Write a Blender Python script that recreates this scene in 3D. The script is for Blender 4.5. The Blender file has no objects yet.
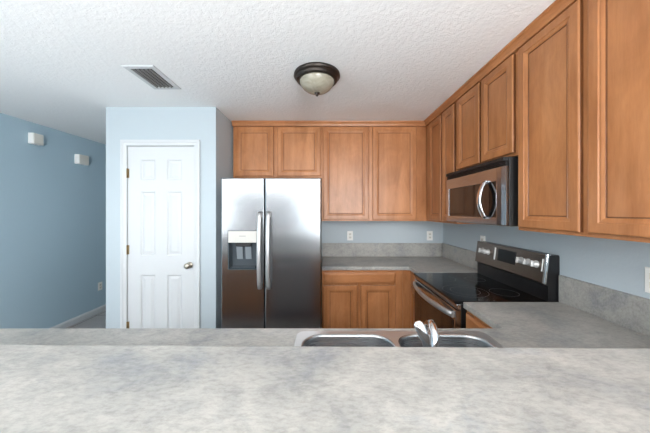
import bpy, bmesh, math, random
from mathutils import Matrix, Vector

C = bpy.context.scene
COL = C.collection

# ------------------------------------------------------------------ camera
# X right, Y away from the camera, Z up; camera stands at x = y = 0
H = 1.475
cam_d = bpy.data.cameras.new('camera')
cam = bpy.data.objects.new('camera', cam_d)
COL.objects.link(cam)
cam.location = (0, 0, H)
cam.rotation_euler = (math.pi / 2, 0, 0)
cam_d.sensor_width = 36
cam_d.lens = 14.4
cam_d.shift_y = -5.5 / 650
cam_d.clip_start = 0.02
C.camera = cam

# ------------------------------------------------------------------ world: bright broken cloud
W = bpy.data.worlds.new('sky')
C.world = W
W.use_nodes = True
nt = W.node_tree
nt.nodes.clear()
wo = nt.nodes.new('ShaderNodeOutputWorld')
bg = nt.nodes.new('ShaderNodeBackground')
tc = nt.nodes.new('ShaderNodeTexCoord')
mp = nt.nodes.new('ShaderNodeMapping')
mp.inputs['Scale'].default_value = (1, 1, 2.6)
nz = nt.nodes.new('ShaderNodeTexNoise')
nz.inputs['Scale'].default_value = 2.6
nz.inputs['Detail'].default_value = 5
rp = nt.nodes.new('ShaderNodeValToRGB')
rp.color_ramp.elements[0].position = 0.40
rp.color_ramp.elements[0].color = (0.42, 0.46, 0.51, 1)
rp.color_ramp.elements[1].position = 0.60
rp.color_ramp.elements[1].color = (1.0, 1.0, 1.0, 1)
nt.links.new(tc.outputs['Generated'], mp.inputs['Vector'])
nt.links.new(mp.outputs['Vector'], nz.inputs['Vector'])
nt.links.new(nz.outputs['Fac'], rp.inputs['Fac'])
nt.links.new(rp.outputs['Color'], bg.inputs['Color'])
bg.inputs['Strength'].default_value = 0.42
nt.links.new(bg.outputs['Background'], wo.inputs['Surface'])

# ------------------------------------------------------------------ room dimensions
XL, XR = -3.28, 1.462          # left wall, right wall
YB, YF, YH = 3.22, -3.4, 5.2   # kitchen back wall, living-room wall behind the camera, hall end
ZC = 2.467                     # ceiling
PX0, PX1, PY = -2.09, -1.04, 2.48   # pantry block

# window openings (in the wall behind the camera and the left living-room wall)
WIN = [(-2.95, -0.75, 0.06, 2.25), (0.35, 1.38, 0.55, 2.30)]     # x0 x1 z0 z1 on wall y = YF
WINL = [(-3.0, -0.9, 0.75, 2.2)]                                   # y0 y1 z0 z1 on the left wall

SKY = (-2.6, 0.9, -3.1, -1.6)                                     # x0 x1 y0 y1 of an unseen skylight added to brighten the kitchen

def area(name, loc, rot, sx, sy, power=10, color=(1, 1, 1), portal=False):
    d = bpy.data.lights.new(name, 'AREA')
    d.shape = 'RECTANGLE'; d.size = sx; d.size_y = sy; d.energy = power; d.color = color
    d.cycles.is_portal = portal
    o = bpy.data.objects.new(name, d); COL.objects.link(o)
    o.location = loc; o.rotation_euler = rot
    return o
WP = [0, 92]  # second window carries added fill light; the first is only a sky portal
for i, (a, b, c, d) in enumerate(WIN):
    area('added_window_light', ((a + b) / 2, YF + 0.01, (c + d) / 2), (math.pi / 2, 0, 0), b - a, d - c, power=WP[i] or 1, portal=not WP[i])
for i, (a, b, c, d) in enumerate(WINL):
    area('added_window_light', (XL + 0.01, (a + b) / 2, (c + d) / 2), (math.pi / 2, 0, -math.pi / 2), b - a, d - c, power=40)  # added fill at the side window, brightens the right wall
area('skylight_fill', ((SKY[0]+SKY[1])/2, (SKY[2]+SKY[3])/2, ZC-0.01), (0, 0, 0), SKY[1]-SKY[0], SKY[3]-SKY[2], power=112, color=(0.97, 0.985, 1.0))  # added fill in the invented skylight, brightens bar and counters
sd = bpy.data.lights.new('sun', 'SUN')
sd.energy = 19; sd.angle = math.radians(2); sd.color = (1.0, 0.985, 0.96)
sun = bpy.data.objects.new('sun', sd); COL.objects.link(sun)
sun.location = (0, YF-2, 5)
sun.rotation_euler = (math.radians(90-64), 0, math.radians(8))
C.view_settings.view_transform = 'Standard'
C.view_settings.look = 'None'
C.view_settings.gamma = 1
C.view_settings.use_curve_mapping = False
C.view_settings.exposure = 1.03

# ------------------------------------------------------------------ materials
def srgb(r, g, b):
    f = lambda c: (c / 255 / 12.92) if c / 255 <= 0.04045 else ((c / 255 + 0.055) / 1.055) ** 2.4
    return (f(r), f(g), f(b), 1)

def mat(name, col, rough=0.5, metal=0.0, spec=0.5, **kw):
    m = bpy.data.materials.new(name); m.use_nodes = True
    p = m.node_tree.nodes['Principled BSDF']
    p.inputs['Base Color'].default_value = col
    p.inputs['Roughness'].default_value = rough
    p.inputs['Metallic'].default_value = metal
    p.inputs['Specular IOR Level'].default_value = spec
    for k, v in kw.items():
        p.inputs[k.replace('_', ' ')].default_value = v
    return m

def nodes(m):
    t = m.node_tree
    return t, t.nodes['Principled BSDF']

def coords(t, scale=(1, 1, 1)):
    tc = t.nodes.new('ShaderNodeTexCoord'); mp = t.nodes.new('ShaderNodeMapping')
    mp.inputs['Scale'].default_value = scale
    t.links.new(tc.outputs['Object'], mp.inputs['Vector'])
    return mp.outputs['Vector']

def noise(t, vec, scale, detail=4, rough=0.5, dist=0.0):
    n = t.nodes.new('ShaderNodeTexNoise')
    n.inputs['Scale'].default_value = scale; n.inputs['Detail'].default_value = detail
    n.inputs['Roughness'].default_value = rough; n.inputs['Distortion'].default_value = dist
    t.links.new(vec, n.inputs['Vector'])
    return n.outputs['Fac']

def ramp(t, fac, stops):
    r = t.nodes.new('ShaderNodeValToRGB')
    e = r.color_ramp.elements
    while len(e) < len(stops): e.new(0.5)
    for el, (pos, col) in zip(e, stops):
        el.position = pos; el.color = col
    t.links.new(fac, r.inputs['Fac'])
    return r.outputs['Color']

def mixc(t, a, b, fac, mode='MIX'):
    n = t.nodes.new('ShaderNodeMix'); n.data_type = 'RGBA'; n.blend_type = mode
    if isinstance(fac, float): n.inputs[0].default_value = fac
    else: t.links.new(fac, n.inputs[0])
    t.links.new(a, n.inputs[6]); t.links.new(b, n.inputs[7])
    return n.outputs[2]

def bump(t, p, h, strength, dist):
    b = t.nodes.new('ShaderNodeBump')
    b.inputs['Strength'].default_value = strength; b.inputs['Distance'].default_value = dist
    t.links.new(h, b.inputs['Height']); t.links.new(b.outputs['Normal'], p.inputs['Normal'])

def wall_paint(name, col):
    m = mat(name, col, 0.55, spec=0.3)
    t, p = nodes(m)
    v = coords(t)
    bump(t, p, noise(t, v, 70, 3), 0.18, 0.004)
    return m

M = {}
M['wall'] = wall_paint('pale_blue_paint', srgb(182, 193, 199))
M['wall_shaded'] = wall_paint('pale_blue_paint_shaded', srgb(176, 200, 213))  # same room paint, tinted apart for its weaker light

m = mat('textured_ceiling_paint', srgb(245, 246, 246), 0.8, spec=0.15)
t, p = nodes(m); v = coords(t)
h1 = noise(t, v, 46, 5, 0.6)
r1 = ramp(t, h1, [(0.42, (0, 0, 0, 1)), (0.58, (1, 1, 1, 1))])
bump(t, p, r1, 0.25, 0.006)
M['ceiling'] = m

M['white'] = mat('white_semi_gloss_paint', srgb(204, 207, 209), 0.42, spec=0.3)
M['plastic'] = mat('white_plastic', srgb(238, 238, 234), 0.35)
M['offwhite'] = mat('off_white_plastic', srgb(222, 220, 212), 0.45)
M['slot'] = mat('dark_slot_plastic', srgb(40, 38, 36), 0.6)

m = mat('grey_floor_tile', srgb(150, 142, 136), 0.35)
t, p = nodes(m); v = coords(t)
br = t.nodes.new('ShaderNodeTexBrick')
br.offset = 0.0; br.inputs['Scale'].default_value = 1.0
br.inputs['Brick Width'].default_value = 0.46; br.inputs['Row Height'].default_value = 0.46
br.inputs['Mortar Size'].default_value = 0.006
br.inputs['Color1'].default_value = srgb(182, 179, 177); br.inputs['Color2'].default_value = srgb(172, 169, 168)
br.inputs['Mortar'].default_value = srgb(84, 80, 78)
t.links.new(v, br.inputs['Vector'])
nz_ = ramp(t, noise(t, v, 5, 5), [(0.3, (0.82, 0.82, 0.82, 1)), (0.7, (1, 1, 1, 1))])
t.links.new(mixc(t, br.outputs['Color'], nz_, 1.0, 'MULTIPLY'), p.inputs['Base Color'])
M['tile'] = m

def wood(name, a, b, c, scale):
    m = mat(name, a, 0.36, spec=0.35)
    t, p = nodes(m)
    v = coords(t, scale)
    g = noise(t, v, 9, 6, 0.62, 0.6)
    colr = ramp(t, g, [(0.30, b), (0.5, a), (0.72, c)])
    v2 = coords(t, (1, 1, 0.55))
    bl = ramp(t, noise(t, v2, 4.5, 3, 0.6, 1.2), [(0.3, (0.80, 0.78, 0.76, 1)), (0.68, (1.06, 1.06, 1.06, 1))])
    col = mixc(t, colr, bl, 1.0, 'MULTIPLY')
    v3 = coords(t, tuple(s * 3 for s in scale))
    fine = ramp(t, noise(t, v3, 40, 3, 0.7), [(0.35, (0.93, 0.92, 0.91, 1)), (0.6, (1, 1, 1, 1))])
    col = mixc(t, col, fine, 1.0, 'MULTIPLY')
    t.links.new(col, p.inputs['Base Color'])
    p.inputs['Coat Weight'].default_value = 0.15
    p.inputs['Coat Roughness'].default_value = 0.3
    return m
WA, WB, WC = srgb(183, 123, 78), srgb(166, 106, 63), srgb(195, 136, 91)
M['wood'] = wood('stained_maple', WA, WB, WC, (1, 1, 0.12))
M['wood_x'] = wood('stained_maple_rail', WA, WB, WC, (0.12, 0.12, 1))

def laminate(name):
    m = mat(name, (0.4, 0.4, 0.38, 1), 0.36, spec=0.45)
    t, p = nodes(m); v = coords(t)
    a = noise(t, v, 3.4, 8, 0.66, 0.5)
    c1 = ramp(t, a, [(0.32, srgb(136, 139, 142)), (0.45, srgb(160, 159, 155)), (0.60, srgb(174, 172, 167)), (0.74, srgb(148, 153, 158))])
    b = noise(t, coords(t, (1.0, 1.5, 1.3)), 11, 8, 0.72, 0.8)
    c2 = ramp(t, b, [(0.32, (0.76, 0.77, 0.78, 1)), (0.5, (0.97, 0.965, 0.96, 1)), (0.7, (1.12, 1.11, 1.09, 1))])
    c = mixc(t, c1, c2, 1.0, 'MULTIPLY')
    f = noise(t, coords(t, (1, 2.2, 1.6)), 55, 5, 0.75)
    c3 = ramp(t, f, [(0.36, (0.82, 0.82, 0.82, 1)), (0.56, (1.05, 1.05, 1.05, 1))])
    c = mixc(t, c, c3, 1.0, 'MULTIPLY')
    t.links.new(c, p.inputs['Base Color'])
    return m
M['laminate'] = laminate('grey_concrete_look_laminate')

def steel(name, col, rough, stretch=(0.6, 0.6, 60)):
    m = mat(name, col, rough, 1.0)
    t, p = nodes(m)
    n = noise(t, coords(t, stretch), 12, 3, 0.6)
    mr = t.nodes.new('ShaderNodeMapRange')
    mr.inputs['To Min'].default_value = rough - 0.05; mr.inputs['To Max'].default_value = rough + 0.05
    t.links.new(n, mr.inputs['Value']); t.links.new(mr.outputs['Result'], p.inputs['Roughness'])
    return m
M['steel'] = steel('brushed_stainless_steel', srgb(178, 179, 181), 0.2)
M['steel_sink'] = steel('satin_stainless_steel', srgb(200, 201, 202), 0.48)
M['steel_rim'] = mat('satin_steel_rim', srgb(205, 207, 208), 0.36, 0.85)
M['steel_bowl'] = steel('brushed_steel_bowl', srgb(176, 178, 180), 0.28)
M['chrome'] = mat('polished_chrome', srgb(232, 233, 236), 0.1, 1.0)
M['nickel'] = mat('satin_nickel', srgb(180, 172, 158), 0.28, 1.0)
M['brass'] = mat('aged_brass', srgb(150, 128, 92), 0.35, 1.0)
M['black_gloss'] = mat('black_ceramic_glass', srgb(10, 11, 13), 0.12, spec=0.3)
M['black'] = mat('black_enamel', srgb(22, 22, 24), 0.3)
M['black_matte'] = mat('black_matte_plastic', srgb(26, 26, 27), 0.55)
M['oven_glass'] = mat('smoked_oven_glass', srgb(30, 24, 20), 0.06, spec=0.8)
M['ring'] = mat('grey_burner_print', srgb(86, 88, 92), 0.3)
M['fridge_side'] = mat('grey_textured_steel', srgb(112, 112, 114), 0.5)
M['recess'] = mat('dark_grey_dispenser_plastic', srgb(70, 78, 84), 0.25)
M['panel_silver'] = mat('silver_plastic', srgb(204, 202, 196), 0.4)
M['bronze'] = mat('oil_rubbed_bronze', srgb(66, 60, 56), 0.34, 0.75)
m = mat('alabaster_glass', srgb(170, 162, 146), 0.22, spec=0.6)
t, p = nodes(m)
t.links.new(ramp(t, noise(t, coords(t), 14, 4, 0.6, 1.5), [(0.3, srgb(142, 136, 120)), (0.7, srgb(174, 168, 152))]), p.inputs['Base Color'])
M['alabaster'] = m
M['knob'] = mat('satin_silver_knob', srgb(205, 204, 202), 0.35, 0.3)
M['vent_dark'] = mat('dark_duct', srgb(36, 38, 38), 0.8)
M['lightgrey'] = mat('light_grey_print', srgb(150, 150, 150), 0.5)

m = bpy.data.materials.new('clear_window_glass'); m.use_nodes = True
t = m.node_tree; t.nodes.clear()
o_ = t.nodes.new('ShaderNodeOutputMaterial'); tr = t.nodes.new('ShaderNodeBsdfTransparent')
gl = t.nodes.new('ShaderNodeBsdfGlossy'); gl.inputs['Roughness'].default_value = 0.02
fr = t.nodes.new('ShaderNodeFresnel'); fr.inputs['IOR'].default_value = 1.45
mx = t.nodes.new('ShaderNodeMixShader')
t.links.new(fr.outputs[0], mx.inputs[0]); t.links.new(tr.outputs[0], mx.inputs[1]); t.links.new(gl.outputs[0], mx.inputs[2])
t.links.new(mx.outputs[0], o_.inputs['Surface'])
M['glass'] = m

# ------------------------------------------------------------------ mesh helpers
IDENT = Matrix.Identity(4)
class MB:
    """collects geometry (through a frame matrix) and links it as ONE mesh object"""
    def __init__(s, frame=None):
        s.bm = bmesh.new(); s.F = frame or IDENT
    def v(s, co):
        return s.bm.verts.new(s.F @ Vector(co))
    def face(s, vs, smooth=False):
        try:
            f = s.bm.faces.new(vs); f.smooth = smooth; return f
        except ValueError:
            return None
    def box(s, x0, x1, y0, y1, z0, z1, bevel=0.0, seg=2):
        vs = [s.v((x, y, z)) for x in (x0, x1) for y in (y0, y1) for z in (z0, z1)]
        fs = [s.face([vs[i] for i in q]) for q in ((0,1,3,2),(4,6,7,5),(0,4,5,1),(2,3,7,6),(0,2,6,4),(1,5,7,3))]
        if bevel:
            es = list({e for f in fs for e in f.edges})
            bmesh.ops.bevel(s.bm, geom=es, offset=bevel, segments=seg, affect='EDGES', profile=0.5)
        return s
    def loops(s, rings, close_first=False, close_last=True, smooth=False, cyc=True):
        """bridge a list of equal-length vertex rings"""
        R = [[s.v(c) for c in r] for r in rings]
        n = len(R[0])
        for a, b in zip(R, R[1:]):
            for i in range(n if cyc else n - 1):
                j = (i + 1) % n
                s.face([a[i], a[j], b[j], b[i]], smooth)
        if close_first: s.face(R[0][::-1], False)
        if close_last: s.face(R[-1], False)
        return s
    def panel(s, x0, x1, z0, z1, prof):
        """nested rectangles; prof = [(inset, y)]; front looks to -y"""
        s.loops([[(x0+i, y, z0+i), (x1-i, y, z0+i), (x1-i, y, z1-i), (x0+i, y, z1-i)] for i, y in prof])
        return s
    def lathe(s, prof, center=(0,0,0), axis='z', n=32, cap=True):
        rings = []
        for r, h in prof:
            ring = []
            for k in range(n):
                a = 2*math.pi*k/n
                c, d = r*math.cos(a), r*math.sin(a)
                if axis == 'z': q = (c, d, h)
                elif axis == 'y': q = (c, h, d)
                else: q = (h, c, d)
                ring.append(tuple(q[i]+center[i] for i in range(3)))
            rings.append(ring)
        s.loops(rings, close_first=cap, close_last=cap, smooth=True)
        return s
    def tube(s, pts, rx, ry=None, n=14, up=(0,0,1), taper=None):
        """sweep an ellipse (rx sideways, ry along up-ish) through points"""
        ry = ry or rx
        pts = [Vector(p) for p in pts]
        rings = []
        for i, p in enumerate(pts):
            d = (pts[min(i+1, len(pts)-1)] - pts[max(i-1, 0)]).normalized()
            u = Vector(up)
            sd = d.cross(u)
            if sd.length < 1e-4: sd = d.cross(Vector((1, 0, 0)))
            sd.normalize(); w = sd.cross(d).normalized()
            k = taper[i] if taper else 1.0
            rings.append([tuple(p + sd*rx*k*math.cos(2*math.pi*a/n) + w*ry*k*math.sin(2*math.pi*a/n)) for a in range(n)])
        s.loops(rings, close_first=True, close_last=True, smooth=True)
        return s
    def cells(s, xs, ys, filled, z0, z1):
        """slab made of grid cells, only the outer faces (a clean slab with holes)"""
        V = {}
        def g(i, j, z):
            k = (i, j, z)
            if k not in V: V[k] = s.v((xs[i], ys[j], z))
            return V[k]
        F = lambda i, j: 0 <= i < len(xs)-1 and 0 <= j < len(ys)-1 and filled(i, j)
        for i in range(len(xs)-1):
            for j in range(len(ys)-1):
                if not F(i, j): continue
                s.face([g(i,j,z1), g(i+1,j,z1), g(i+1,j+1,z1), g(i,j+1,z1)])
                s.face([g(i,j,z0), g(i,j+1,z0), g(i+1,j+1,z0), g(i+1,j,z0)])
                if not F(i, j-1): s.face([g(i,j,z0), g(i+1,j,z0), g(i+1,j,z1), g(i,j,z1)])
                if not F(i, j+1): s.face([g(i+1,j+1,z0), g(i,j+1,z0), g(i,j+1,z1), g(i+1,j+1,z1)])
                if not F(i-1, j): s.face([g(i,j+1,z0), g(i,j,z0), g(i,j,z1), g(i,j+1,z1)])
                if not F(i+1, j): s.face([g(i+1,j,z0), g(i+1,j+1,z0), g(i+1,j+1,z1), g(i+1,j,z1)])
        return s
    def build(s, name, m, parent=None, bevel=0.0, seg=2, fix=True, wn=False):
        if parent is not None:
            org = Vector(parent.get('_org', (0, 0, 0)))
            bmesh.ops.translate(s.bm, verts=s.bm.verts, vec=-org)
        if fix:
            bmesh.ops.recalc_face_normals(s.bm, faces=s.bm.faces)
        me = bpy.data.meshes.new(name); s.bm.to_mesh(me); s.bm.free()
        me.materials.append(m)
        o = bpy.data.objects.new(name, me); COL.objects.link(o)
        if parent is not None:
            o.parent = parent; o['_org'] = parent.get('_org', (0.0, 0.0, 0.0))
        if bevel:
            b = o.modifiers.new('bevel', 'BEVEL'); b.width = bevel; b.segments = seg
            b.limit_method = 'ANGLE'; b.angle_limit = math.radians(40)
        return o

def tag(o, label=None, cat=None, group=None, kind=None):
    for k, val in (('label', label), ('category', cat), ('group', group), ('kind', kind)):
        if val: o[k] = val
    return o
def thing(name, label, cat, org=(0, 0, 0), group=None):
    o = bpy.data.objects.new(name, None); COL.objects.link(o)
    o.location = org; o['_org'] = tuple(float(c) for c in org); o.empty_display_size = 0.1
    return tag(o, label, cat, group)
def struct(name, mb, m, label=None, cat=None, bevel=0.0, parent=None):
    o = mb.build(name, m, parent, bevel)
    if parent is None: tag(o, label, cat, kind='structure')
    return o
def copy_tree(o, parent=None):
    c = o.copy(); COL.objects.link(c)
    if parent is not None: c.parent = parent
    for ch in list(o.children): copy_tree(ch, c)
    return c

# frames: local x = to the right as one faces the front, local -y = out of the front, z up
def frame_back(y):   return Matrix.Translation((0, y, 0))                                   # faces the camera
def frame_right(x):  return Matrix(((0,1,0,x),(-1,0,0,0),(0,0,1,0),(0,0,0,1)))             # faces -X; local x = -Y
def frame_pen(y):    return Matrix(((-1,0,0,0),(0,-1,0,y),(0,0,1,0),(0,0,0,1)))            # faces +Y; local x = -X

# ------------------------------------------------------------------ the setting
TH = 0.1
struct('floor', MB().box(XL-TH, XR+TH, YF-TH, YH+TH, -0.1, 0), M['tile'], 'grey tiled floor with dark grout lines', 'floor')
struct('ceiling', MB().cells([XL-TH, SKY[0], SKY[1], XR+TH], [YF-TH, SKY[2], SKY[3], YH+TH], lambda i, j: not (i == 1 and j == 1), ZC, ZC+0.1), M['ceiling'], 'white ceiling with a knockdown plaster texture', 'ceiling')
sk = MB()
for q in ((SKY[0], SKY[0]+0.05, SKY[2], SKY[3]), (SKY[1]-0.05, SKY[1], SKY[2], SKY[3]), (SKY[0]+0.05, SKY[1]-0.05, SKY[2], SKY[2]+0.05), (SKY[0]+0.05, SKY[1]-0.05, SKY[3]-0.05, SKY[3])):
    sk.box(*q, ZC+0.02, ZC+0.14)
sk = struct('window_added_skylight', sk, M['white'], 'white framed skylight added to the unseen living room ceiling for its light', 'window')
MB().box(SKY[0]+0.05, SKY[1]-0.05, SKY[2]+0.05, SKY[3]-0.05, ZC+0.10, ZC+0.104).build('window_pane', M['glass'], sk)
# left wall with living-room window opening (behind the camera)
mb = MB()
a, b, c, d = WINL[0]
mb.box(XL-TH, XL, YF-TH, a, 0, ZC); mb.box(XL-TH, XL, b, YH, 0, ZC)
mb.box(XL-TH, XL, a, b, 0, c); mb.box(XL-TH, XL, a, b, d, ZC)
struct('wall_left', mb, M['wall_shaded'], 'pale blue side wall of the hall and living room, tinted for weaker light', 'wall')
struct('wall_right', MB().box(XR, XR+TH, YF-TH, YB, 0, ZC), M['wall'], 'pale blue wall behind the range', 'wall')
struct('wall_back', MB().box(PX1, XR+TH, YB, YB+TH, 0, ZC), M['wall'], 'pale blue wall behind the refrigerator and back counter', 'wall')
struct('wall_hall', MB().box(XL-TH, PX0, YH, YH+TH, 0, ZC), M['wall_shaded'], 'pale blue end wall of the hall, tinted for weaker light', 'wall')
# wall behind the camera with two openings
mb = MB()
xs = sorted({XL-TH, XR+TH} | {w[0] for w in WIN} | {w[1] for w in WIN})
for x0, x1 in zip(xs, xs[1:]):
    w = [q for q in WIN if q[0] == x0]
    if w:
        mb.box(x0, x1, YF-TH, YF, 0, w[0][2]); mb.box(x0, x1, YF-TH, YF, w[0][3], ZC)
    else:
        mb.box(x0, x1, YF-TH, YF, 0, ZC)
struct('wall_front', mb, M['wall'], 'pale blue living room wall with the glass door', 'wall')
# windows
def window(name, fr, x0, x1, z0, z1, bars, label):
    f = MB(fr)
    w = 0.05
    f.box(x0, x1, -0.02, 0.05, z0, z0+w); f.box(x0, x1, -0.02, 0.05, z1-w, z1)
    f.box(x0, x0+w, -0.02, 0.05, z0+w, z1-w); f.box(x1-w, x1, -0.02, 0.05, z0+w, z1-w)
    for q in bars: f.box(q-0.03, q+0.03, -0.02, 0.05, z0+w, z1-w)
    o = f.build(name, M['white']); tag(o, label, 'window', kind='structure')
    g = MB(fr).box(x0+w, x1-w, 0.016, 0.02, z0+w, z1-w)
    g.build('window_pane', M['glass'], o)
frame_front = Matrix(((-1,0,0,0),(0,-1,0,YF-0.05),(0,0,1,0),(0,0,0,1)))
window('window_1', frame_front, -WIN[0][1], -WIN[0][0], WIN[0][2], WIN[0][3], [1.85], 'white framed sliding glass door of the living room')
window('window_added_right', frame_front, -WIN[1][1], -WIN[1][0], WIN[1][2], WIN[1][3], [-0.865], 'white framed double window added to the unseen living room wall for its light')  # unseen window, placed and sized for its fill light
frame_leftw = Matrix(((0,-1,0,XL-0.05),(1,0,0,0),(0,0,1,0),(0,0,0,1)))
window('window_3', frame_leftw, WINL[0][0], WINL[0][1], WINL[0][2], WINL[0][3], [-1.95], 'white framed window in the living room side wall')

# pantry block: front wall with the door opening, side walls
DX0, DX1, DZ1 = -1.882, -1.248, 2.092      # door opening
mb = MB()
mb.box(PX0, DX0-0.02, PY, PY+TH, 0, ZC); mb.box(DX1+0.02, PX1, PY, PY+TH, 0, ZC)
mb.box(DX0-0.02, DX1+0.02, PY, PY+TH, DZ1+0.02, ZC)
mb.box(PX1-TH, PX1, PY+TH, YB+TH, 0, ZC)
mb.box(PX0, PX0+TH, PY+TH, YH+TH, 0, ZC)
mb.box(PX0+TH, PX1-TH, YB, YB+TH, 0, ZC)
struct('wall_pantry', mb, M['wall'], 'pale blue pantry walls around the white panel door', 'wall')
# casing + jamb
mb = MB()
cw = 0.055
fy = PY-0.002
def casing_piece(poly):
    # mitred, stepped casing board: polygon outer(2) inner(2) on the x-z plane
    pass
prof = [(0.0, 0.0), (0.0, -0.016), (0.006, -0.018), (0.024, -0.018), (0.030, -0.013), (cw-0.006, -0.010), (cw, -0.006), (cw, 0.0)]
ox0, ox1, oz1 = DX0-cw-0.004, DX1+cw+0.004, DZ1+cw+0.004
rings = []
for i, dy in prof:
    rings.append([(ox0+i, fy+dy, 0.0), (ox0+i, fy+dy, oz1-i), (ox1-i, fy+dy, oz1-i), (ox1-i, fy+dy, 0.0)])
mb.loops(rings, close_last=False, cyc=False)
# jamb
mb.box(DX0-0.018, DX0-0.003, PY, PY+TH, 0, DZ1+0.003); mb.box(DX1+0.003, DX1+0.018, PY, PY+TH, 0, DZ1+0.003)
mb.box(DX0-0.018, DX1+0.018, PY, PY+TH, DZ1+0.003, DZ1+0.018)
struct('trim_1', mb, M['white'], 'white casing around the pantry door', 'trim')
# baseboard on the left wall
def baseboard(name, fr, x0, x1, label):
    m_ = MB(fr)
    pr = [(0, 0), (-0.014, 0), (-0.014, 0.058), (-0.010, 0.070), (-0.004, 0.08), (0, 0.082)]
    m_.loops([[(x, y, z) for y, z in pr] for x in (x0, x1)], close_first=True)
    struct(name, m_, M['white'], label, 'baseboard')
baseboard('baseboard_left', Matrix(((0,-1,0,XL+0.001),(1,0,0,0),(0,0,1,0),(0,0,0,1))), YF, YH, 'white baseboard along the left wall')
baseboard('baseboard_pantry', frame_back(PY-0.001), PX0, ox0, 'white baseboard left of the pantry door')

# six-panel door
door = MB()
yF, yB = PY+0.004, PY+0.039
x = [DX0, DX0+0.122, DX0+0.260, DX0+0.374, DX0+0.512, DX1]
zt = DZ1
z = [0.012, 0.20, 0.865, 1.050, 1.66, 1.77, 1.965, zt]
for i in range(5):
    for j in range(7):
        X0, X1, Z0, Z1 = x[i], x[i+1], z[j], z[j+1]
        if i in (1, 3) and j in (1, 3, 5):
            door.panel(X0, X1, Z0, Z1, [(0, yF), (0.010, yF+0.009), (0.016, yF+0.010), (0.040, yF+0.002)])
        else:
            door.panel(X0, X1, Z0, Z1, [(0, yF)])
door.loops([[(DX0, yy, z[0]), (DX1, yy, z[0]), (DX1, yy, zt), (DX0, yy, zt)] for yy in (yF, yB)])
bmesh.ops.remove_doubles(door.bm, verts=door.bm.verts, dist=1e-5)
d1 = door.build('door_1', M['white']); tag(d1, 'white six panel pantry door with a nickel knob', 'door', kind='structure')
for zz in (1.835, 1.105, 0.375):
    h = MB()
    h.lathe([(0.006, zz-0.045), (0.006, zz+0.045)], (DX0-0.002, PY-0.004, 0), n=12)
    h.box(DX0-0.003, DX0+0.013, PY+0.0005, PY+0.0035, zz-0.044, zz+0.044)
    h.build('hinge', M['brass'], d1)
k = MB()
k.lathe([(0.031, yF), (0.031, yF-0.006), (0.026, yF-0.010), (0.011, yF-0.012), (0.011, yF-0.030), (0.020, yF-0.036), (0.027, yF-0.046), (0.027, yF-0.056), (0.020, yF-0.063), (0.004, yF-0.065)], (-1.293, 0, 0.958), 'y', 24)
k.build('door_knob', M['nickel'], d1)

# half wall that carries the raised bar
struct('wall_bar', MB().box(-1.80, XR, 0.52, 0.655, 0, 1.07), M['wall'], 'pale blue half wall under the raised bar', 'wall')

# ------------------------------------------------------------------ cabinets
M['glaze_shade'] = wood('glazed_shaded_maple', srgb(122, 76, 44), srgb(110, 66, 38), srgb(134, 84, 50), (1, 1, 0.12))
def door_leaf(fr, x0, x1, z0, z1, parent, y=0.0, name='door', m=None, fw=0.057):
    """recessed flat-panel door, front at local y = y-0.02"""
    mb = MB(fr)
    f = y-0.020
    mb.panel(x0, x1, z0, z1, [(0.0, y), (0.0, f+0.006), (0.003, f+0.0015), (0.007, f), (fw-0.013, f), (fw-0.009, f+0.0035), (fw-0.002, f+0.004),
                              (fw+0.009, f+0.0085), (fw+0.010, f+0.0115), (fw+0.0145, f+0.0115)])
    o = mb.build(name, m or M['wood'], parent)
    o.data.materials.append(M['glaze_shade'])                 # glazed moulding grooves; door sides painted dark as the gap shadow
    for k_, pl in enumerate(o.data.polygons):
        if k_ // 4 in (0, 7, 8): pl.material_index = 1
    return o
def drawer_front(fr, x0, x1, z0, z1, parent, y=0.0):
    mb = MB(fr)
    f = y-0.020
    mb.panel(x0, x1, z0, z1, [(0.0, y), (0.0, f+0.008), (0.004, f+0.005), (0.010, f+0.004), (0.016, f+0.0005), (0.020, f)])
    return mb.build('drawer_front', M['wood_x'], parent)
def carcass(fr, x0, x1, z0, z1, depth, parent, stiles, toe=0.0, rails=0.036):
    """closed box plus a face frame (body) """
    mb = MB(fr)
    b = mb
    b.box(x0, x1, 0.020, depth, z0, z1)
    zb = z0
    # face frame
    b.box(x0, x1, 0.0, 0.019, z0, z0+rails, 0.0008, 1)
    b.box(x0, x1, 0.0, 0.019, z1-rails, z1, 0.0008, 1)
    for s0, s1 in stiles:
        b.box(s0, s1, 0.0, 0.019, z0+rails, z1-rails, 0.0008, 1)
    if toe:
        b.box(x0, x1, 0.075, depth, 0.0, z0)
    return mb.build('body', M['wood'], parent)

UG = 'maple wall cabinets'
UZ0, UZ1 = 1.363, 2.43
yU = 2.90
fb = frame_back(yU)
# over-fridge cabinet
c1 = thing('wall_cabinet', 'short two-door maple wall cabinet above the refrigerator', 'cabinet', (-0.53, yU, 1.845), UG)
carcass(fb, -1.024, -0.037, 1.845, UZ1, YB-yU-0.001, c1, [(-1.024, -0.99), (-0.60, -0.50), (-0.075, -0.037)])
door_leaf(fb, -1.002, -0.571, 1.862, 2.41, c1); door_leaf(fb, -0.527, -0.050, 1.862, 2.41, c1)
# tall back cabinet (blind into the corner)
c2 = thing('wall_cabinet', 'tall two-door maple wall cabinet on the back wall right of the refrigerator', 'cabinet', (0.5, yU, UZ0), UG)
carcass(fb, -0.036, 1.134, UZ0, UZ1, YB-yU-0.001, c2, [(-0.036, 0.0), (0.46, 0.56), (0.98, 1.134)])
door_leaf(fb, -0.020, 0.483, 1.381, 2.41, c2); door_leaf(fb, 0.530, 1.015, 1.381, 2.41, c2)
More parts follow.
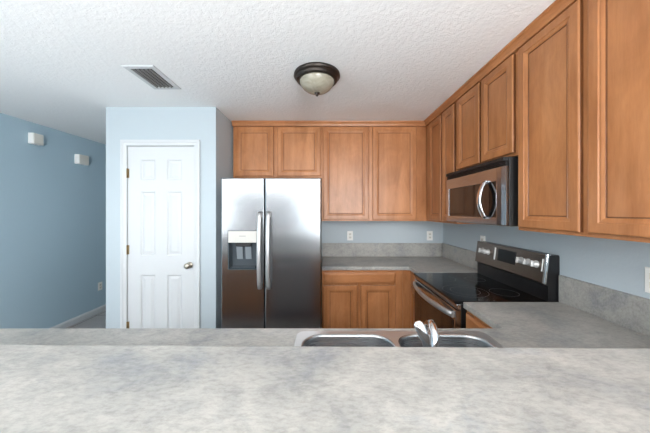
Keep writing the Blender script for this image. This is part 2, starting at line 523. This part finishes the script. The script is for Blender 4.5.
# right wall: local x = -Y
xU = 1.135
fr_ = frame_right(xU)
DEP = XR-xU-0.001
def right_cab(y0, y1, z0, doors, label, stiles):
    o = thing('wall_cabinet', label, 'cabinet', (xU, (y0+y1)/2, z0), UG)
    carcass(fr_, -y1, -y0, z0, UZ1, DEP, o, [(-b_, -a_) for a_, b_ in stiles])
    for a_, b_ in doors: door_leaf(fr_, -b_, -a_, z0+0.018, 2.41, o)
    return o
right_cab(2.236, YB-0.002, UZ0, [(2.512, 2.80), (2.255, 2.490)], 'tall maple wall cabinet in the corner, left of the microwave', [(2.236, 2.275), (2.46, 2.54), (2.77, 3.2)])
right_cab(1.526, 2.235, 1.805, [(1.887, 2.205), (1.546, 1.862)], 'short two-door maple wall cabinet above the microwave', [(1.526, 1.57), (1.85, 1.90), (2.19, 2.235)])
right_cab(0.710, 1.525, UZ0, [(1.142, 1.506), (0.732, 1.108)], 'tall maple wall cabinet nearest the viewer, right of the microwave', [(0.71, 0.75), (1.09, 1.16), (1.48, 1.525)])
# crown moulding
mb = MB()
pr = [(0.0, 2.4155), (0.0225, 2.4155), (0.024, 2.422), (0.028, 2.428), (0.030, 2.436), (0.038, 2.450), (0.048, 2.456), (0.050, 2.466), (0.0, 2.466)]
rings = []
pth = lambda o: [(-1.026, yU-o), (xU-o, yU-o), (xU-o, 0.708)]
for kx in range(3):
    rings.append([(pth(o+0.0005)[kx][0], pth(o+0.0005)[kx][1], zz) for o, zz in pr])
mb.loops(rings, close_first=True)
tag(mb.build('crown_moulding', M['wood_x']), 'maple crown moulding running along the tops of the wall cabinets', 'moulding')

# base cabinets
BG = 'maple base cabinets'
BZ0, BZ1 = 0.10, 0.875
yBs = 2.645
fbb = frame_back(yBs)
xBs = 0.875
o = thing('base_cabinet', 'maple base cabinet with one wide drawer above two doors, right of the refrigerator', 'cabinet', (0.37, yBs, 0), BG)
carcass(fbb, -0.03, 0.79, BZ0, BZ1, YB-yBs-0.001, o, [(-0.03, 0.0), (0.33, 0.37), (0.715, 0.79)], toe=0.1)
drawer_front(fbb, -0.018, 0.715, 0.742, 0.852, o)
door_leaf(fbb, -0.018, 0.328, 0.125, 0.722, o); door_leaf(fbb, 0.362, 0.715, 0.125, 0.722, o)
frb = frame_right(xBs)
def right_base(y0, y1, label, parts, stiles):
    o = thing('base_cabinet', label, 'cabinet', (xBs, (y0+y1)/2, 0), BG)
    carcass(frb, -y1, -y0, BZ0, BZ1, XR-xBs-0.001, o, [(-b_, -a_) for a_, b_ in stiles], toe=0.1)
    for a_, b_ in parts:
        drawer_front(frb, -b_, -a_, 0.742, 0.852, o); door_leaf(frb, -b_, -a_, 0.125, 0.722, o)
    return o
# corner cabinet between the back run and the range
o = thing('base_cabinet', 'narrow maple corner base cabinet between the back counter and the range', 'cabinet', (xBs, 2.5, 0), BG)
carcass(frb, -(YB-0.002), -2.370, BZ0, BZ1, XR-xBs-0.001, o, [(-YB+0.01, -2.60), (-2.40, -2.370)], toe=0.1)
MB(fbb).box(0.791, xBs, 0.0, 0.5, BZ0, BZ1).build('filler_panel', M['wood'], o)
drawer_front(frb, -2.612, -2.382, 0.742, 0.852, o); door_leaf(frb, -2.612, -2.382, 0.125, 0.722, o, fw=0.05)
right_base(1.225, 1.605, 'maple base cabinet between the range and the sink counter', [(1.26, 1.59)], [(1.225, 1.27), (1.57, 1.605)])
# peninsula cabinets under the sink counter
fpn = frame_pen(1.215)
def pen_base(x0, x1, label, parts):
    o = thing('base_cabinet', label, 'cabinet', ((x0+x1)/2, 1.215, 0), BG)
    mbb = MB(fpn)
    th = 0.018
    mbb.box(-x1, -x1+th, 0.02, 0.545, BZ0, BZ1); mbb.box(-x0-th, -x0, 0.02, 0.545, BZ0, BZ1)
    mbb.box(-x1+th, -x0-th, 0.02, 0.545, BZ0, BZ0+th); mbb.box(-x1+th, -x0-th, 0.535, 0.545, BZ0+th, BZ1)
    mbb.box(-x1, -x0, 0.075, 0.545, 0.0, BZ0)
    mbb.box(-x1, -x0, 0.0, 0.019, BZ0, BZ0+0.036); mbb.box(-x1, -x0, 0.0, 0.019, BZ1-0.036, BZ1)
    mbb.box(-x1, -x1+0.04, 0.0, 0.019, BZ0+.036, BZ1-.036); mbb.box(-x0-0.04, -x0, 0.0, 0.019, BZ0+.036, BZ1-.036)
    mbb.box(-(x0+x1)/2-.03, -(x0+x1)/2+.03, 0.0, 0.019, BZ0+.036, BZ1-.036)
    mbb.build('body', M['wood'], o)
    for a_, b_ in parts:
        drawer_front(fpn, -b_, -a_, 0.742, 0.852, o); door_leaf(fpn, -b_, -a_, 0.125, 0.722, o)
pen_base(-0.15, 0.78, 'maple sink base cabinet below the double sink', [(-0.13, 0.295), (0.335, 0.76)])
dw = thing('dishwasher', 'stainless dishwasher added out of view below the sink counter, left of the sink', 'dishwasher', (-0.45, 1.215, 0))  # unseen; put in for its grey reflection in the refrigerator
MB(fpn).box(0.155, 0.746, 0.012, 0.54, 0.02, BZ1-0.002).build('body', M['black_matte'], dw)
MB(fpn).box(0.157, 0.744, -0.022, 0.011, 0.12, 0.745, 0.004).build('door', mat('graphite_steel', srgb(152, 148, 147), 0.35), dw)
MB(fpn).box(0.157, 0.744, -0.022, 0.011, 0.749, BZ1-0.004, 0.004).build('control_panel', M['steel'], dw)
pen_base(-1.77, -0.751, 'maple base cabinet at the free end of the sink counter', [(-1.75, -1.28), (-1.24, -0.77)])

# ------------------------------------------------------------------ counters
CT0, CT1 = 0.877, 0.914
BS = 1.079          # backsplash top
# back corner worktop
o = thing('countertop', 'grey laminate countertop on the back wall between refrigerator and range', 'countertop', (0.5, 2.9, CT0), 'grey laminate countertops')
xs = [-0.032, 0.853, XR-0.001]; ys = [2.370, 2.62, YB-0.001]
MB().cells(xs, ys, lambda i, j: not (i == 0 and j == 0), CT0, CT1).build('worktop', M['laminate'], o, 0.004)
MB().box(-0.032, XR-0.022, YB-0.021, YB-0.001, CT1, BS, 0.002, 1).build('backsplash', M['laminate'], o)
MB().box(XR-0.0205, XR-0.001, 2.370, YB-0.001, CT1, BS, 0.002, 1).build('backsplash', M['laminate'], o)
# right leg and sink counter
SX0, SX1, SY0, SY1 = -0.125, 0.730, 0.722, 1.206
o = thing('countertop', 'grey laminate countertop right of the range, turning along the bar with the sink', 'countertop', (0.3, 0.95, CT0), 'grey laminate countertops')
xs = [-1.80, SX0+0.02, SX1-0.02, 0.853, XR-0.001]; ys = [0.656, SY0+0.012, SY1-0.015, 1.246, 1.606]
MB().cells(xs, ys, lambda i, j: not (j == 3 and i < 3) and not (i == 1 and j == 1), CT0, CT1).build('worktop', M['laminate'], o, 0.004)
MB().box(XR-0.0205, XR-0.001, 0.692, 1.606, CT1, BS, 0.002, 1).build('backsplash', M['laminate'], o)
# raised bar
mb = MB()
by = lambda xx: 0.7041-0.0105*xx
BX0, BX1 = -1.95, XR-0.001
ring = lambda zz: [(BX0, 0.24, zz), (BX1, 0.24, zz), (BX1, by(BX1), zz), (BX0, by(BX0), zz)]
mb.loops([ring(1.0715), ring(1.11)], close_first=True)
tag(mb.build('bar_top', M['laminate'], None, 0.005), 'broad grey laminate bar top in the foreground', 'countertop')

# ------------------------------------------------------------------ sink
def rrect(x0, x1, y0, y1, r, zz, n=6):
    pts = []
    for cx, cy, a0 in ((x1-r, y1-r, 0), (x0+r, y1-r, 90), (x0+r, y0+r, 180), (x1-r, y0+r, 270)):
        for k_ in range(n+1):
            a_ = math.radians(a0+90*k_/n)
            pts.append((cx+r*math.cos(a_), cy+r*math.sin(a_), zz))
    return pts
sink = thing('kitchen_sink', 'stainless steel double-bowl sink set into the counter behind the bar', 'sink', ((SX0+SX1)/2, (SY0+SY1)/2, CT1))
zr = CT1+0.004
bowls = [(-0.090, 0.283, 0.815, 1.168), (0.318, 0.695, 0.815, 1.168)]
mb = MB()
bm_ = mb.bm
outer = rrect(SX0, SX1, SY0, SY1, 0.035, zr)
# deck: outer ring lip, then a face with two holes via triangle fill
lip0 = rrect(SX0-0.004, SX1+0.004, SY0-0.004, SY1+0.004, 0.038, CT1+0.0006)
lv0 = [mb.v(c_) for c_ in lip0]; lv1 = [mb.v(c_) for c_ in outer]
n_ = len(lv0)
for i in range(n_):
    mb.face([lv0[i], lv0[(i+1) % n_], lv1[(i+1) % n_], lv1[i]], True)
edges = [bm_.edges.get((lv1[i], lv1[(i+1) % n_])) for i in range(n_)]
for (x0, x1, y0, y1) in bowls:
    bv = [mb.v(c_) for c_ in rrect(x0-0.008, x1+0.008, y0-0.008, y1+0.008, 0.088, zr)]
    for i in range(len(bv)):
        edges.append(bm_.edges.new((bv[i], bv[(i+1) % len(bv)])))
bmesh.ops.triangle_fill(bm_, edges=edges, use_beauty=True)
mb.build('rim', M['steel_rim'], sink)
for (x0, x1, y0, y1) in bowls:
    mb = MB()
    pr = [(-0.008, zr, 0.088), (-0.003, zr-0.002, 0.084), (0.0, zr-0.010, 0.080), (0.006, zr-0.13, 0.075), (0.016, zr-0.165, 0.068), (0.04, zr-0.18, 0.05), (0.09, zr-0.184, 0.03)]
    mb.loops([rrect(x0+i, x1-i, y0+i, y1-i, r_, zz) for i, zz, r_ in pr], smooth=True)
    bowl = mb.build('bowl', M['steel_bowl'], sink, fix=False)
    dr = MB().lathe([(0.0445, zr-0.1835), (0.044, zr-0.180), (0.034, zr-0.1815), (0.012, zr-0.1825)], ((x0+x1)/2, (y0+y1)/2, 0), n=24)
    dr.build('drain', M['chrome'], bowl)
# faucet
fx, fy_ = 0.318, 0.772
fa = thing('faucet', 'chrome single-lever kitchen faucet standing on the sink rim behind the bar', 'faucet', (fx, fy_, zr))
MB().loops([rrect(fx-0.11, fx+0.11, fy_-0.026, fy_+0.026, 0.025, zz) for zz in (zr+0.0005, zr+0.008)], close_first=True).build('deck_plate', M['chrome'], fa, 0.002)
MB().lathe([(0.027, zr+0.008), (0.025, zr+0.03), (0.023, zr+0.09), (0.024, zr+0.10), (0.018, zr+0.128), (0.004, zr+0.134)], (fx, fy_, 0), n=24).build('faucet_body', M['chrome'], fa)
sp = [(fx+0.008, fy_+0.004, zr+0.06), (fx+0.014, fy_+0.016, zr+0.12), (fx+0.019, fy_+0.026, zr+0.155), (fx+0.022, fy_+0.036, zr+0.175), (fx+0.026, fy_+0.056, zr+0.187), (fx+0.032, fy_+0.085, zr+0.187), (fx+0.040, fy_+0.125, zr+0.170), (fx+0.046, fy_+0.150, zr+0.155), (fx+0.048, fy_+0.156, zr+0.135)]
MB().tube(sp, 0.0125, 0.0125, n=18, up=(0, -1, 0.3)).build('spout', M['chrome'], fa)
lv = [(fx-0.008, fy_-0.006, zr+0.100), (fx-0.009, fy_, zr+0.135), (fx-0.016, fy_+0.010, zr+0.170), (fx-0.030, fy_+0.016, zr+0.203), (fx-0.035, fy_+0.018, zr+0.216), (fx-0.037, fy_+0.019, zr+0.222)]
MB().tube(lv, 0.0145, 0.006, n=16, up=(0, 1, 0.2), taper=[0.7, 0.8, 0.95, 1.1, 0.95, 0.45]).build('lever_handle', M['chrome'], fa)

# ------------------------------------------------------------------ refrigerator
FX0, FXM, FX1 = -0.945, -0.549, -0.036
FYF = 2.36
FZ = 1.775
fr = thing('refrigerator', 'stainless steel side-by-side refrigerator with an ice dispenser in its left door', 'refrigerator', (-0.49, 2.75, 0))
mb = MB()
mb.box(FX0+0.004, FX1-0.004, FYF+0.088, 3.17, 0.03, FZ-0.02, 0.004)
mb.box(FX0+0.03, FX1-0.03, FYF+0.12, 3.10, 0.0, 0.03)
mb.build('body', M['fridge_side'], fr)
MB().box(FX0+0.02, FX1-0.02, FYF+0.05, FYF+0.087, 0.02, 0.085).build('toe_grille', M['black_matte'], fr)
def fridge_door(x0, x1, hole=None):
    mb = MB()
    z0, z1 = 0.095, FZ
    y0, y1 = FYF, FYF+0.082
    e = 0.010
    if hole is None:
        mb.panel(x0, x1, z0, z1, [(0.001, y1), (0, y1-0.002), (0, y0+e), (0.003, y0+0.003), (e, y0)])
    else:
        mb.loops([[(x0+i, y, z0+i), (x1-i, y, z0+i), (x1-i, y, z1-i), (x0+i, y, z1-i)] for i, y in [(0.001, y1), (0, y1-0.002), (0, y0+e), (0.003, y0+0.003), (e, y0)]], close_last=False)
        hx0, hx1, hz0, hz1 = hole
        X = [x0+e, hx0, hx1, x1-e]; Z = [z0+e, hz0, hz1, z1-e]
        for i in range(3):
            for j in range(3):
                if i == 1 and j == 1: continue
                mb.panel(X[i], X[i+1], Z[j], Z[j+1], [(0, y0)])
        # recess walls
        mb.loops([[(hx0, y, hz0), (hx1, y, hz0), (hx1, y, hz1), (hx0, y, hz1)] for y in (y0, y0+0.07)])
        bmesh.ops.remove_doubles(mb.bm, verts=mb.bm.verts, dist=1e-5)
    return mb.build('door', M['steel'], fr)
HX0, HX1, HZ0, HZ1 = -0.877, -0.617, 0.947, 1.294
dl = fridge_door(FX0, FXM-0.004, (HX0, HX1, HZ0, HZ1))
drr = fridge_door(FXM+0.004, FX1)
# dispenser: liner, control panel, paddle, spout, tray
mb = MB()
g = 0.0008
mb.loops([[(HX0+i, y, HZ0+i), (HX1-i, y, HZ0+i), (HX1-i, y, HZ1-i), (HX0+i, y, HZ1-i)] for i, y in [(-0.004, FYF-g), (-0.004, FYF-0.004), (0.006, FYF-0.004), (0.007, FYF+0.0), (0.016, FYF+0.060)]])
mb.build('dispenser_recess', M['recess'], dl)
pn = MB().box(HX0+0.001, HX1-0.001, FYF-0.009, FYF+0.004, 1.188, HZ1-0.001, 0.003).build('dispenser_panel', M['panel_silver'], dl)
mb = MB()
mb.box(HX0+0.10, HX1-0.10, FYF-0.0098, FYF-0.0092, 1.245, 1.251)
mb.build('dispenser_badge', M['lightgrey'], dl)
MB().box(HX0+0.06, HX1-0.06, FYF+0.006, FYF+0.05, 1.150, 1.188, 0.006).build('dispenser_nozzle', M['black_matte'], dl)
mb = MB()
mb.loops([[(xx, FYF+0.030+q, 1.150), (xx2, FYF+0.030+q, 1.150), (xx2, FYF+0.052+q, 1.03), (xx, FYF+0.052+q, 1.03)] for q, xx, xx2 in ((0, -0.815, -0.760), (0.006, -0.815, -0.760))], close_first=True)
mb.loops([[(xx, FYF+0.030+q, 1.150), (xx2, FYF+0.030+q, 1.150), (xx2, FYF+0.052+q, 1.03), (xx, FYF+0.052+q, 1.03)] for q, xx, xx2 in ((0, -0.735, -0.680), (0.006, -0.735, -0.680))], close_first=True)
mb.build('dispenser_paddle', mat('grey_clear_plastic', srgb(128, 136, 142), 0.15), dl)
MB().box(HX0+0.018, HX1-0.018, FYF+0.002, FYF+0.056, HZ0+0.012, HZ0+0.022, 0.002).build('drip_tray', M['recess'], dl)
def fridge_handle(xc, parent):
    z0, z1 = 0.775, 1.468
    pts = []
    N = 18
    for k_ in range(N+1):
        u = k_/N
        zz = z0+(z1-z0)*u
        dd = 0.020+0.045*math.sin(math.pi*u)**0.6
        pts.append((xc, FYF-dd, zz))
    mb = MB()
    mb.tube(pts, 0.019, 0.010, n=14, up=(0, -1, 0))
    mb.box(xc-0.014, xc+0.014, FYF-0.028, FYF-0.001, z0+0.002, z0+0.05, 0.004)
    mb.box(xc-0.014, xc+0.014, FYF-0.028, FYF-0.001, z1-0.05, z1-0.002, 0.004)
    mb.build('handle', M['steel_sink'], parent)
fridge_handle(-0.587, dl); fridge_handle(-0.508, drr)

# ------------------------------------------------------------------ range
RY0, RY1 = 1.610, 2.366
ra = thing('electric_range', 'stainless and black glass-top electric range between the two countertops', 'range', (1.13, 1.98, 0))
mb = MB()
mb.box(0.845, 1.445, RY0, RY1, 0.03, 0.896)
for q in ((0.87, 0.92), (1.37, 1.42)):
    mb.box(q[0], q[1], RY0+0.03, RY0+0.08, 0, 0.03); mb.box(q[0], q[1], RY1-0.08, RY1-0.03, 0, 0.03)
mb.build('body', M['black'], ra)
ck = MB().box(0.806, 1.385, RY0+0.001, RY1-0.001, 0.8965, 0.9135, 0.004).build('cooktop', M['black_gloss'], ra)
for (cx, cy, rads) in ((0.985, 1.830, (0.145, 0.095)), (1.235, 1.795, (0.088,)), (1.235, 2.14, (0.075,)), (0.985, 2.165, (0.095,))):
    mb = MB()
    for r_ in rads:
        mb.loops([[(cx+q*math.cos(2*math.pi*i/48), cy+q*math.sin(2*math.pi*i/48), zz) for i in range(48)] for q, zz in ((r_-0.0022, 0.9136), (r_-0.0022, 0.9139), (r_, 0.9139), (r_, 0.9136))], close_last=False)
    mb.build('burner_ring', M['ring'], ck)
frr = frame_right(0.845)
# front trim strip below the cooktop
MB(frr).box(-RY1+0.002, -RY0-0.002, -0.026, -0.0005, 0.862, 0.8955, 0.003).build('front_trim', M['steel'], ra)
od = MB(frr)
od.panel(-RY1+0.004, -RY0-0.004, 0.235, 0.857, [(0, -0.0005), (0, -0.030), (0.004, -0.034), (0.060, -0.034), (0.061, -0.031)])
od = od.build('oven_door', M['steel'], ra)
MB(frr).box(-RY1+0.022, -RY0-0.030, -0.037, -0.0305, 0.300, 0.790, 0.002).build('oven_window', M['oven_glass'], od)
pts = []
for k_ in range(21):
    u = k_/20
    pts.append((-RY1+0.028+(RY1-RY0-0.056)*u, -0.040-0.048*math.sin(math.pi*u)**0.75, 0.823))
hb = MB(frr)
hb.tube(pts, 0.019, 0.013, n=12, up=(0, 1, 0))
for xx in (-RY1+0.03, -RY0-0.03):
    hb.box(xx-0.014, xx+0.014, -0.052, -0.0345, 0.808, 0.838, 0.003)
hb.build('handle', M['steel_sink'], od)
MB(frr).panel(-RY1+0.004, -RY0-0.004, 0.06, 0.228, [(0, -0.0005), (0, -0.026), (0.005, -0.032)]).build('storage_drawer', M['steel'], ra)
# backguard
mb = MB()
sec = [(1.386, 0.9138), (1.386, 1.008), (1.374, 1.020), (1.396, 1.200), (1.452, 1.200), (1.458, 1.19), (1.458, 0.897), (1.386, 0.897)]
mb.loops([[(xx, yy, zz) for xx, zz in sec] for yy in (RY0+0.006, RY1-0.002)], close_first=True)
mb.build('backguard', M['black'], ra)
# slanted control panel, local axis along the slope
A = Vector((1.368, 0, 1.022)); B = Vector((1.390, 0, 1.203))
up_ = (B-A).normalized(); outn = Vector((-up_.z, 0, up_.x))
L = (B-A).length
fcp = Matrix(((0, -outn.x, up_.x, A.x), (-1, 0, 0, 0), (0, -outn.z, up_.z, A.z), (0, 0, 0, 1)))   # x=-Y, -y=out, z=up the slope
cp = MB(fcp).box(-RY1+0.002, -RY0-0.024, -0.004, 0.006, 0.0, L, 0.002).build('control_panel', steel('reflection_tinted_steel', srgb(128, 116, 108), 0.2), ra)  # steel browned and darkened to carry the cabinets' reflection
cap = MB(fcp)
cap.box(-RY0-0.0235, -RY0-0.006, -0.006, 0.012, -0.004, L+0.004, 0.003)
cap.box(-RY0-0.0235, -RY0-0.008, 0.012, 0.062, L-0.014, L+0.002, 0.003)
cap.build('end_cap', M['chrome'], ra)
MB(fcp).box(-2.07, -1.878, -0.0055, -0.0042, 0.062, 0.156, 0.0005, 1).build('clock_display', M['black_gloss'], cp)
MB(fcp).box(-2.115, -2.098, -0.0055, -0.0042, 0.06, 0.158, 0.0005, 1).build('button_strip', M['plastic'], cp)
MB(fcp).box(-1.652, -1.641, -0.0055, -0.0042, 0.07, 0.15, 0.0005, 1).build('button_strip', M['plastic'], cp)
for yy in (2.265, 2.190, 1.822, 1.758, 1.692):
    kb = MB(fcp)
    kb.lathe([(0.023, -0.0045), (0.023, -0.009), (0.020, -0.011), (0.0185, -0.030), (0.017, -0.033), (0.003, -0.0335)], (-yy, 0, 0.108), 'y', 20)
    kb.box(-yy-0.005, -yy+0.005, -0.042, -0.030, 0.088, 0.128, 0.002)
    kb.build('knob', M['knob'], cp)

# ------------------------------------------------------------------ microwave
MY0, MY1, MZ0, MZ1 = 1.548, 2.290, 1.385, 1.802
MX = 1.07
mw = thing('microwave', 'stainless over-range microwave with a bowed handle, hung below the short wall cabinet', 'microwave', (1.25, 1.92, MZ0))
fm = frame_right(MX)
MB(fm).box(-MY1, -MY0, 0.028, XR-MX-0.002, MZ0, 1.80, 0.003).build('body', M['black_matte'], mw)
vg = MB(fm)
vg.box(-MY1+0.001, -MY0-0.001, -0.006, 0.026, 1.776, 1.799, 0.002)
for k_ in range(3):
    vg.box(-MY1+0.001, -MY0-0.001, 0.004, 0.026, 1.748+k_*0.010, 1.754+k_*0.010)
vg.box(-MY1+0.001, -MY0-0.001, 0.016, 0.027, 1.746, 1.780)
vg.build('vent_grille', M['black_matte'], mw)
md = MB(fm)
wx0, wx1, wz0, wz1 = -2.246, -1.627, 1.434, 1.663
X = [-MY1+0.002, wx0, wx1, -MY0-0.072]; Z = [MZ0+0.004, wz0, wz1, 1.744]
for i in range(3):
    for j in range(3):
        if i == 1 and j == 1: continue
        md.panel(X[i], X[i+1], Z[j], Z[j+1], [(0, 0.0)])
md.loops([[(wx0+i, y, wz0+i), (wx1-i, y, wz0+i), (wx1-i, y, wz1-i), (wx0+i, y, wz1-i)] for i, y in ((0, 0), (0.003, 0.005))])
md.loops([[(X[0], y, Z[0]), (X[3], y, Z[0]), (X[3], y, Z[3]), (X[0], y, Z[3])] for y in (0, 0.027)])
bmesh.ops.remove_doubles(md.bm, verts=md.bm.verts, dist=1e-5)
md = md.build('door', M['steel'], mw)
MB(fm).box(wx0+0.003, -1.700, 0.001, 0.0045, wz0+0.004, wz1-0.004).build('window', M['oven_glass'], md)
kp = MB(fm).box(-1.696, wx1-0.003, 0.001, 0.0045, wz0+0.004, wz1-0.004).build('keypad', M['black_gloss'], md)
MB(fm).loops([[(-MY0-0.0705, 0.0, zz), (-MY0-0.036, 0.003, zz), (-MY0-0.001, 0.010, zz), (-MY0-0.001, 0.027, zz), (-MY0-0.0705, 0.027, zz)] for zz in (MZ0+0.004, 1.744)], close_first=True).build('side_column', M['steel'], mw)
pts = []
for k_ in range(19):
    u = k_/18
    pts.append((-1.722, -0.012-0.040*math.sin(math.pi*u)**0.8, wz0-0.004+(wz1-wz0+0.008)*u))
hb = MB(fm); hb.tube(pts, 0.021, 0.009, n=12, up=(0, -1, 0))
hb.box(-1.734, -1.710, -0.018, -0.0005, wz0-0.012, wz0+0.012, 0.003); hb.box(-1.734, -1.710, -0.018, -0.0005, wz1-0.012, wz1+0.012, 0.003)
hb.build('handle', M['chrome'], md)
MB(fm).box(-MY1+0.05, -MY0-0.05, 0.06, 0.33, MZ0-0.006, MZ0-0.0005, 0.002).build('underside_filter', M['nickel'], mw)

# ------------------------------------------------------------------ ceiling lamp
lx, ly = -0.058, 1.885
lp = thing('ceiling_light', 'round flush ceiling light with a bronze rim and an alabaster glass bowl', 'lamp', (lx, ly, ZC))
MB().lathe([(0.150, -0.0005), (0.166, -0.006), (0.168, -0.020), (0.158, -0.030), (0.152, -0.032), (0.150, -0.046), (0.142, -0.054), (0.128, -0.056), (0.128, -0.02)], (lx, ly, ZC), n=48).build('rim', M['bronze'], lp)
MB().lathe([(0.127, -0.050), (0.125, -0.062), (0.116, -0.082), (0.099, -0.103), (0.075, -0.120), (0.048, -0.131), (0.020, -0.136), (0.003, -0.137)], (lx, ly, ZC), n=48).build('glass_bowl', M['alabaster'], lp)
MB().lathe([(0.004, -0.132), (0.019, -0.136), (0.020, -0.141), (0.009, -0.147), (0.008, -0.152), (0.010, -0.156), (0.003, -0.162)], (lx, ly, ZC), n=20).build('finial', M['bronze'], lp)

# ------------------------------------------------------------------ ceiling vent
vx0, vx1, vy0, vy1 = -1.385, -1.165, 1.765, 2.110
vt = thing('air_vent', 'white ceiling air vent with long slanted slats', 'vent', ((vx0+vx1)/2, (vy0+vy1)/2, ZC))
mb = MB()
rings = []
for i, zz in ((0, -0.0005), (0.0, -0.004), (0.008, -0.009), (0.034, -0.009), (0.036, -0.004), (0.036, -0.0005)):
    rings.append([(vx0+i, vy0+i, ZC+zz), (vx1-i, vy0+i, ZC+zz), (vx1-i, vy1-i, ZC+zz), (vx0+i, vy1-i, ZC+zz)])
mb.loops(rings, close_last=False)
mb.build('frame', M['white'], vt)
MB().box(vx0+0.03, vx1-0.03, vy0+0.03, vy1-0.03, ZC-0.0018, ZC-0.0006).build('duct_opening', M['vent_dark'], vt)
for k_ in range(5):
    sx = vx0+0.048+k_*0.029
    mb = MB()
    mb.loops([[(sx+q, yy, ZC-0.002+dz) for q, dz in ((0.004, 0.0), (0.0055, 0.0), (0.0015, -0.013), (0.0, -0.013))] for yy in (vy0+0.037, vy1-0.037)], close_first=True)
    mb.build('slat', M['lightgrey'], vt)

# ------------------------------------------------------------------ wall boxes on the left wall
def wall_box(y0, y1, z0, z1, label):
    o = thing('wall_speaker', label, 'speaker', (XL, (y0+y1)/2, z0), 'white boxes on the slate blue wall')
    MB().box(XL+0.001, XL+0.062, y0, y1, z0, z1, 0.005).build('housing', M['plastic'], o)
    MB().box(XL+0.0625, XL+0.068, y0+0.006, y1-0.006, z0+0.006, z1-0.006, 0.002).build('front_cover', M['offwhite'], o)
wall_box(2.868, 2.975, 2.222, 2.342, 'small white wall box high on the left wall, nearer the viewer')
wall_box(3.40, 3.545, 2.095, 2.222, 'small white wall box on the left wall, nearer the pantry corner')

# ------------------------------------------------------------------ outlets
out = thing('wall_outlet', '', 'outlet', (0, 0, 0), 'wall outlets')
MB().panel(-0.036, 0.036, -0.058, 0.058, [(0, 0), (0.0, -0.003), (0.004, -0.006)]).build('cover_plate', M['plastic'], out)
for s_ in (-1, 1):
    zc_ = s_*0.020
    rc = MB().panel(-0.017, 0.017, zc_-0.014, zc_+0.014, [(0, -0.006), (0.0, -0.0075), (0.002, -0.0085)]).build('receptacle', M['offwhite'], out)
    sl = MB()
    sl.box(-0.008, -0.0055, -0.0088, -0.0084, zc_-0.004, zc_+0.006); sl.box(0.0055, 0.008, -0.0088, -0.0084, zc_-0.004, zc_+0.006)
    sl.lathe([(0.003, -0.0084), (0.003, -0.0088)], (0, 0, zc_-0.009), 'y', 10)
    sl.build('socket_slot', M['slot'], rc)
spots = [((25/80.7+0.0, YB-0.0008, 1.169), 0, 'white wall outlet on the back wall above the middle of the counter'),
         ((1.296, YB-0.0008, 1.169), 0, 'white wall outlet on the back wall near the right corner'),
         ((XR-0.0008, 2.405, 1.188), -math.pi/2, 'white wall outlet just behind the far end of the range backguard'),
         ((XR-0.0008, 1.150, 1.163), -math.pi/2, 'white wall outlet cut off by the right edge of the picture'),
         ((XL+0.0008, 3.79, 0.38), math.pi/2, 'white wall outlet low on the left wall')]
for i, (loc, rz, lab) in enumerate(spots):
    o = out if i == 0 else copy_tree(out)
    o.location = loc; o.rotation_euler = (0, 0, rz); o['label'] = lab

for o in bpy.data.objects:
    if '_org' in o: del o['_org']
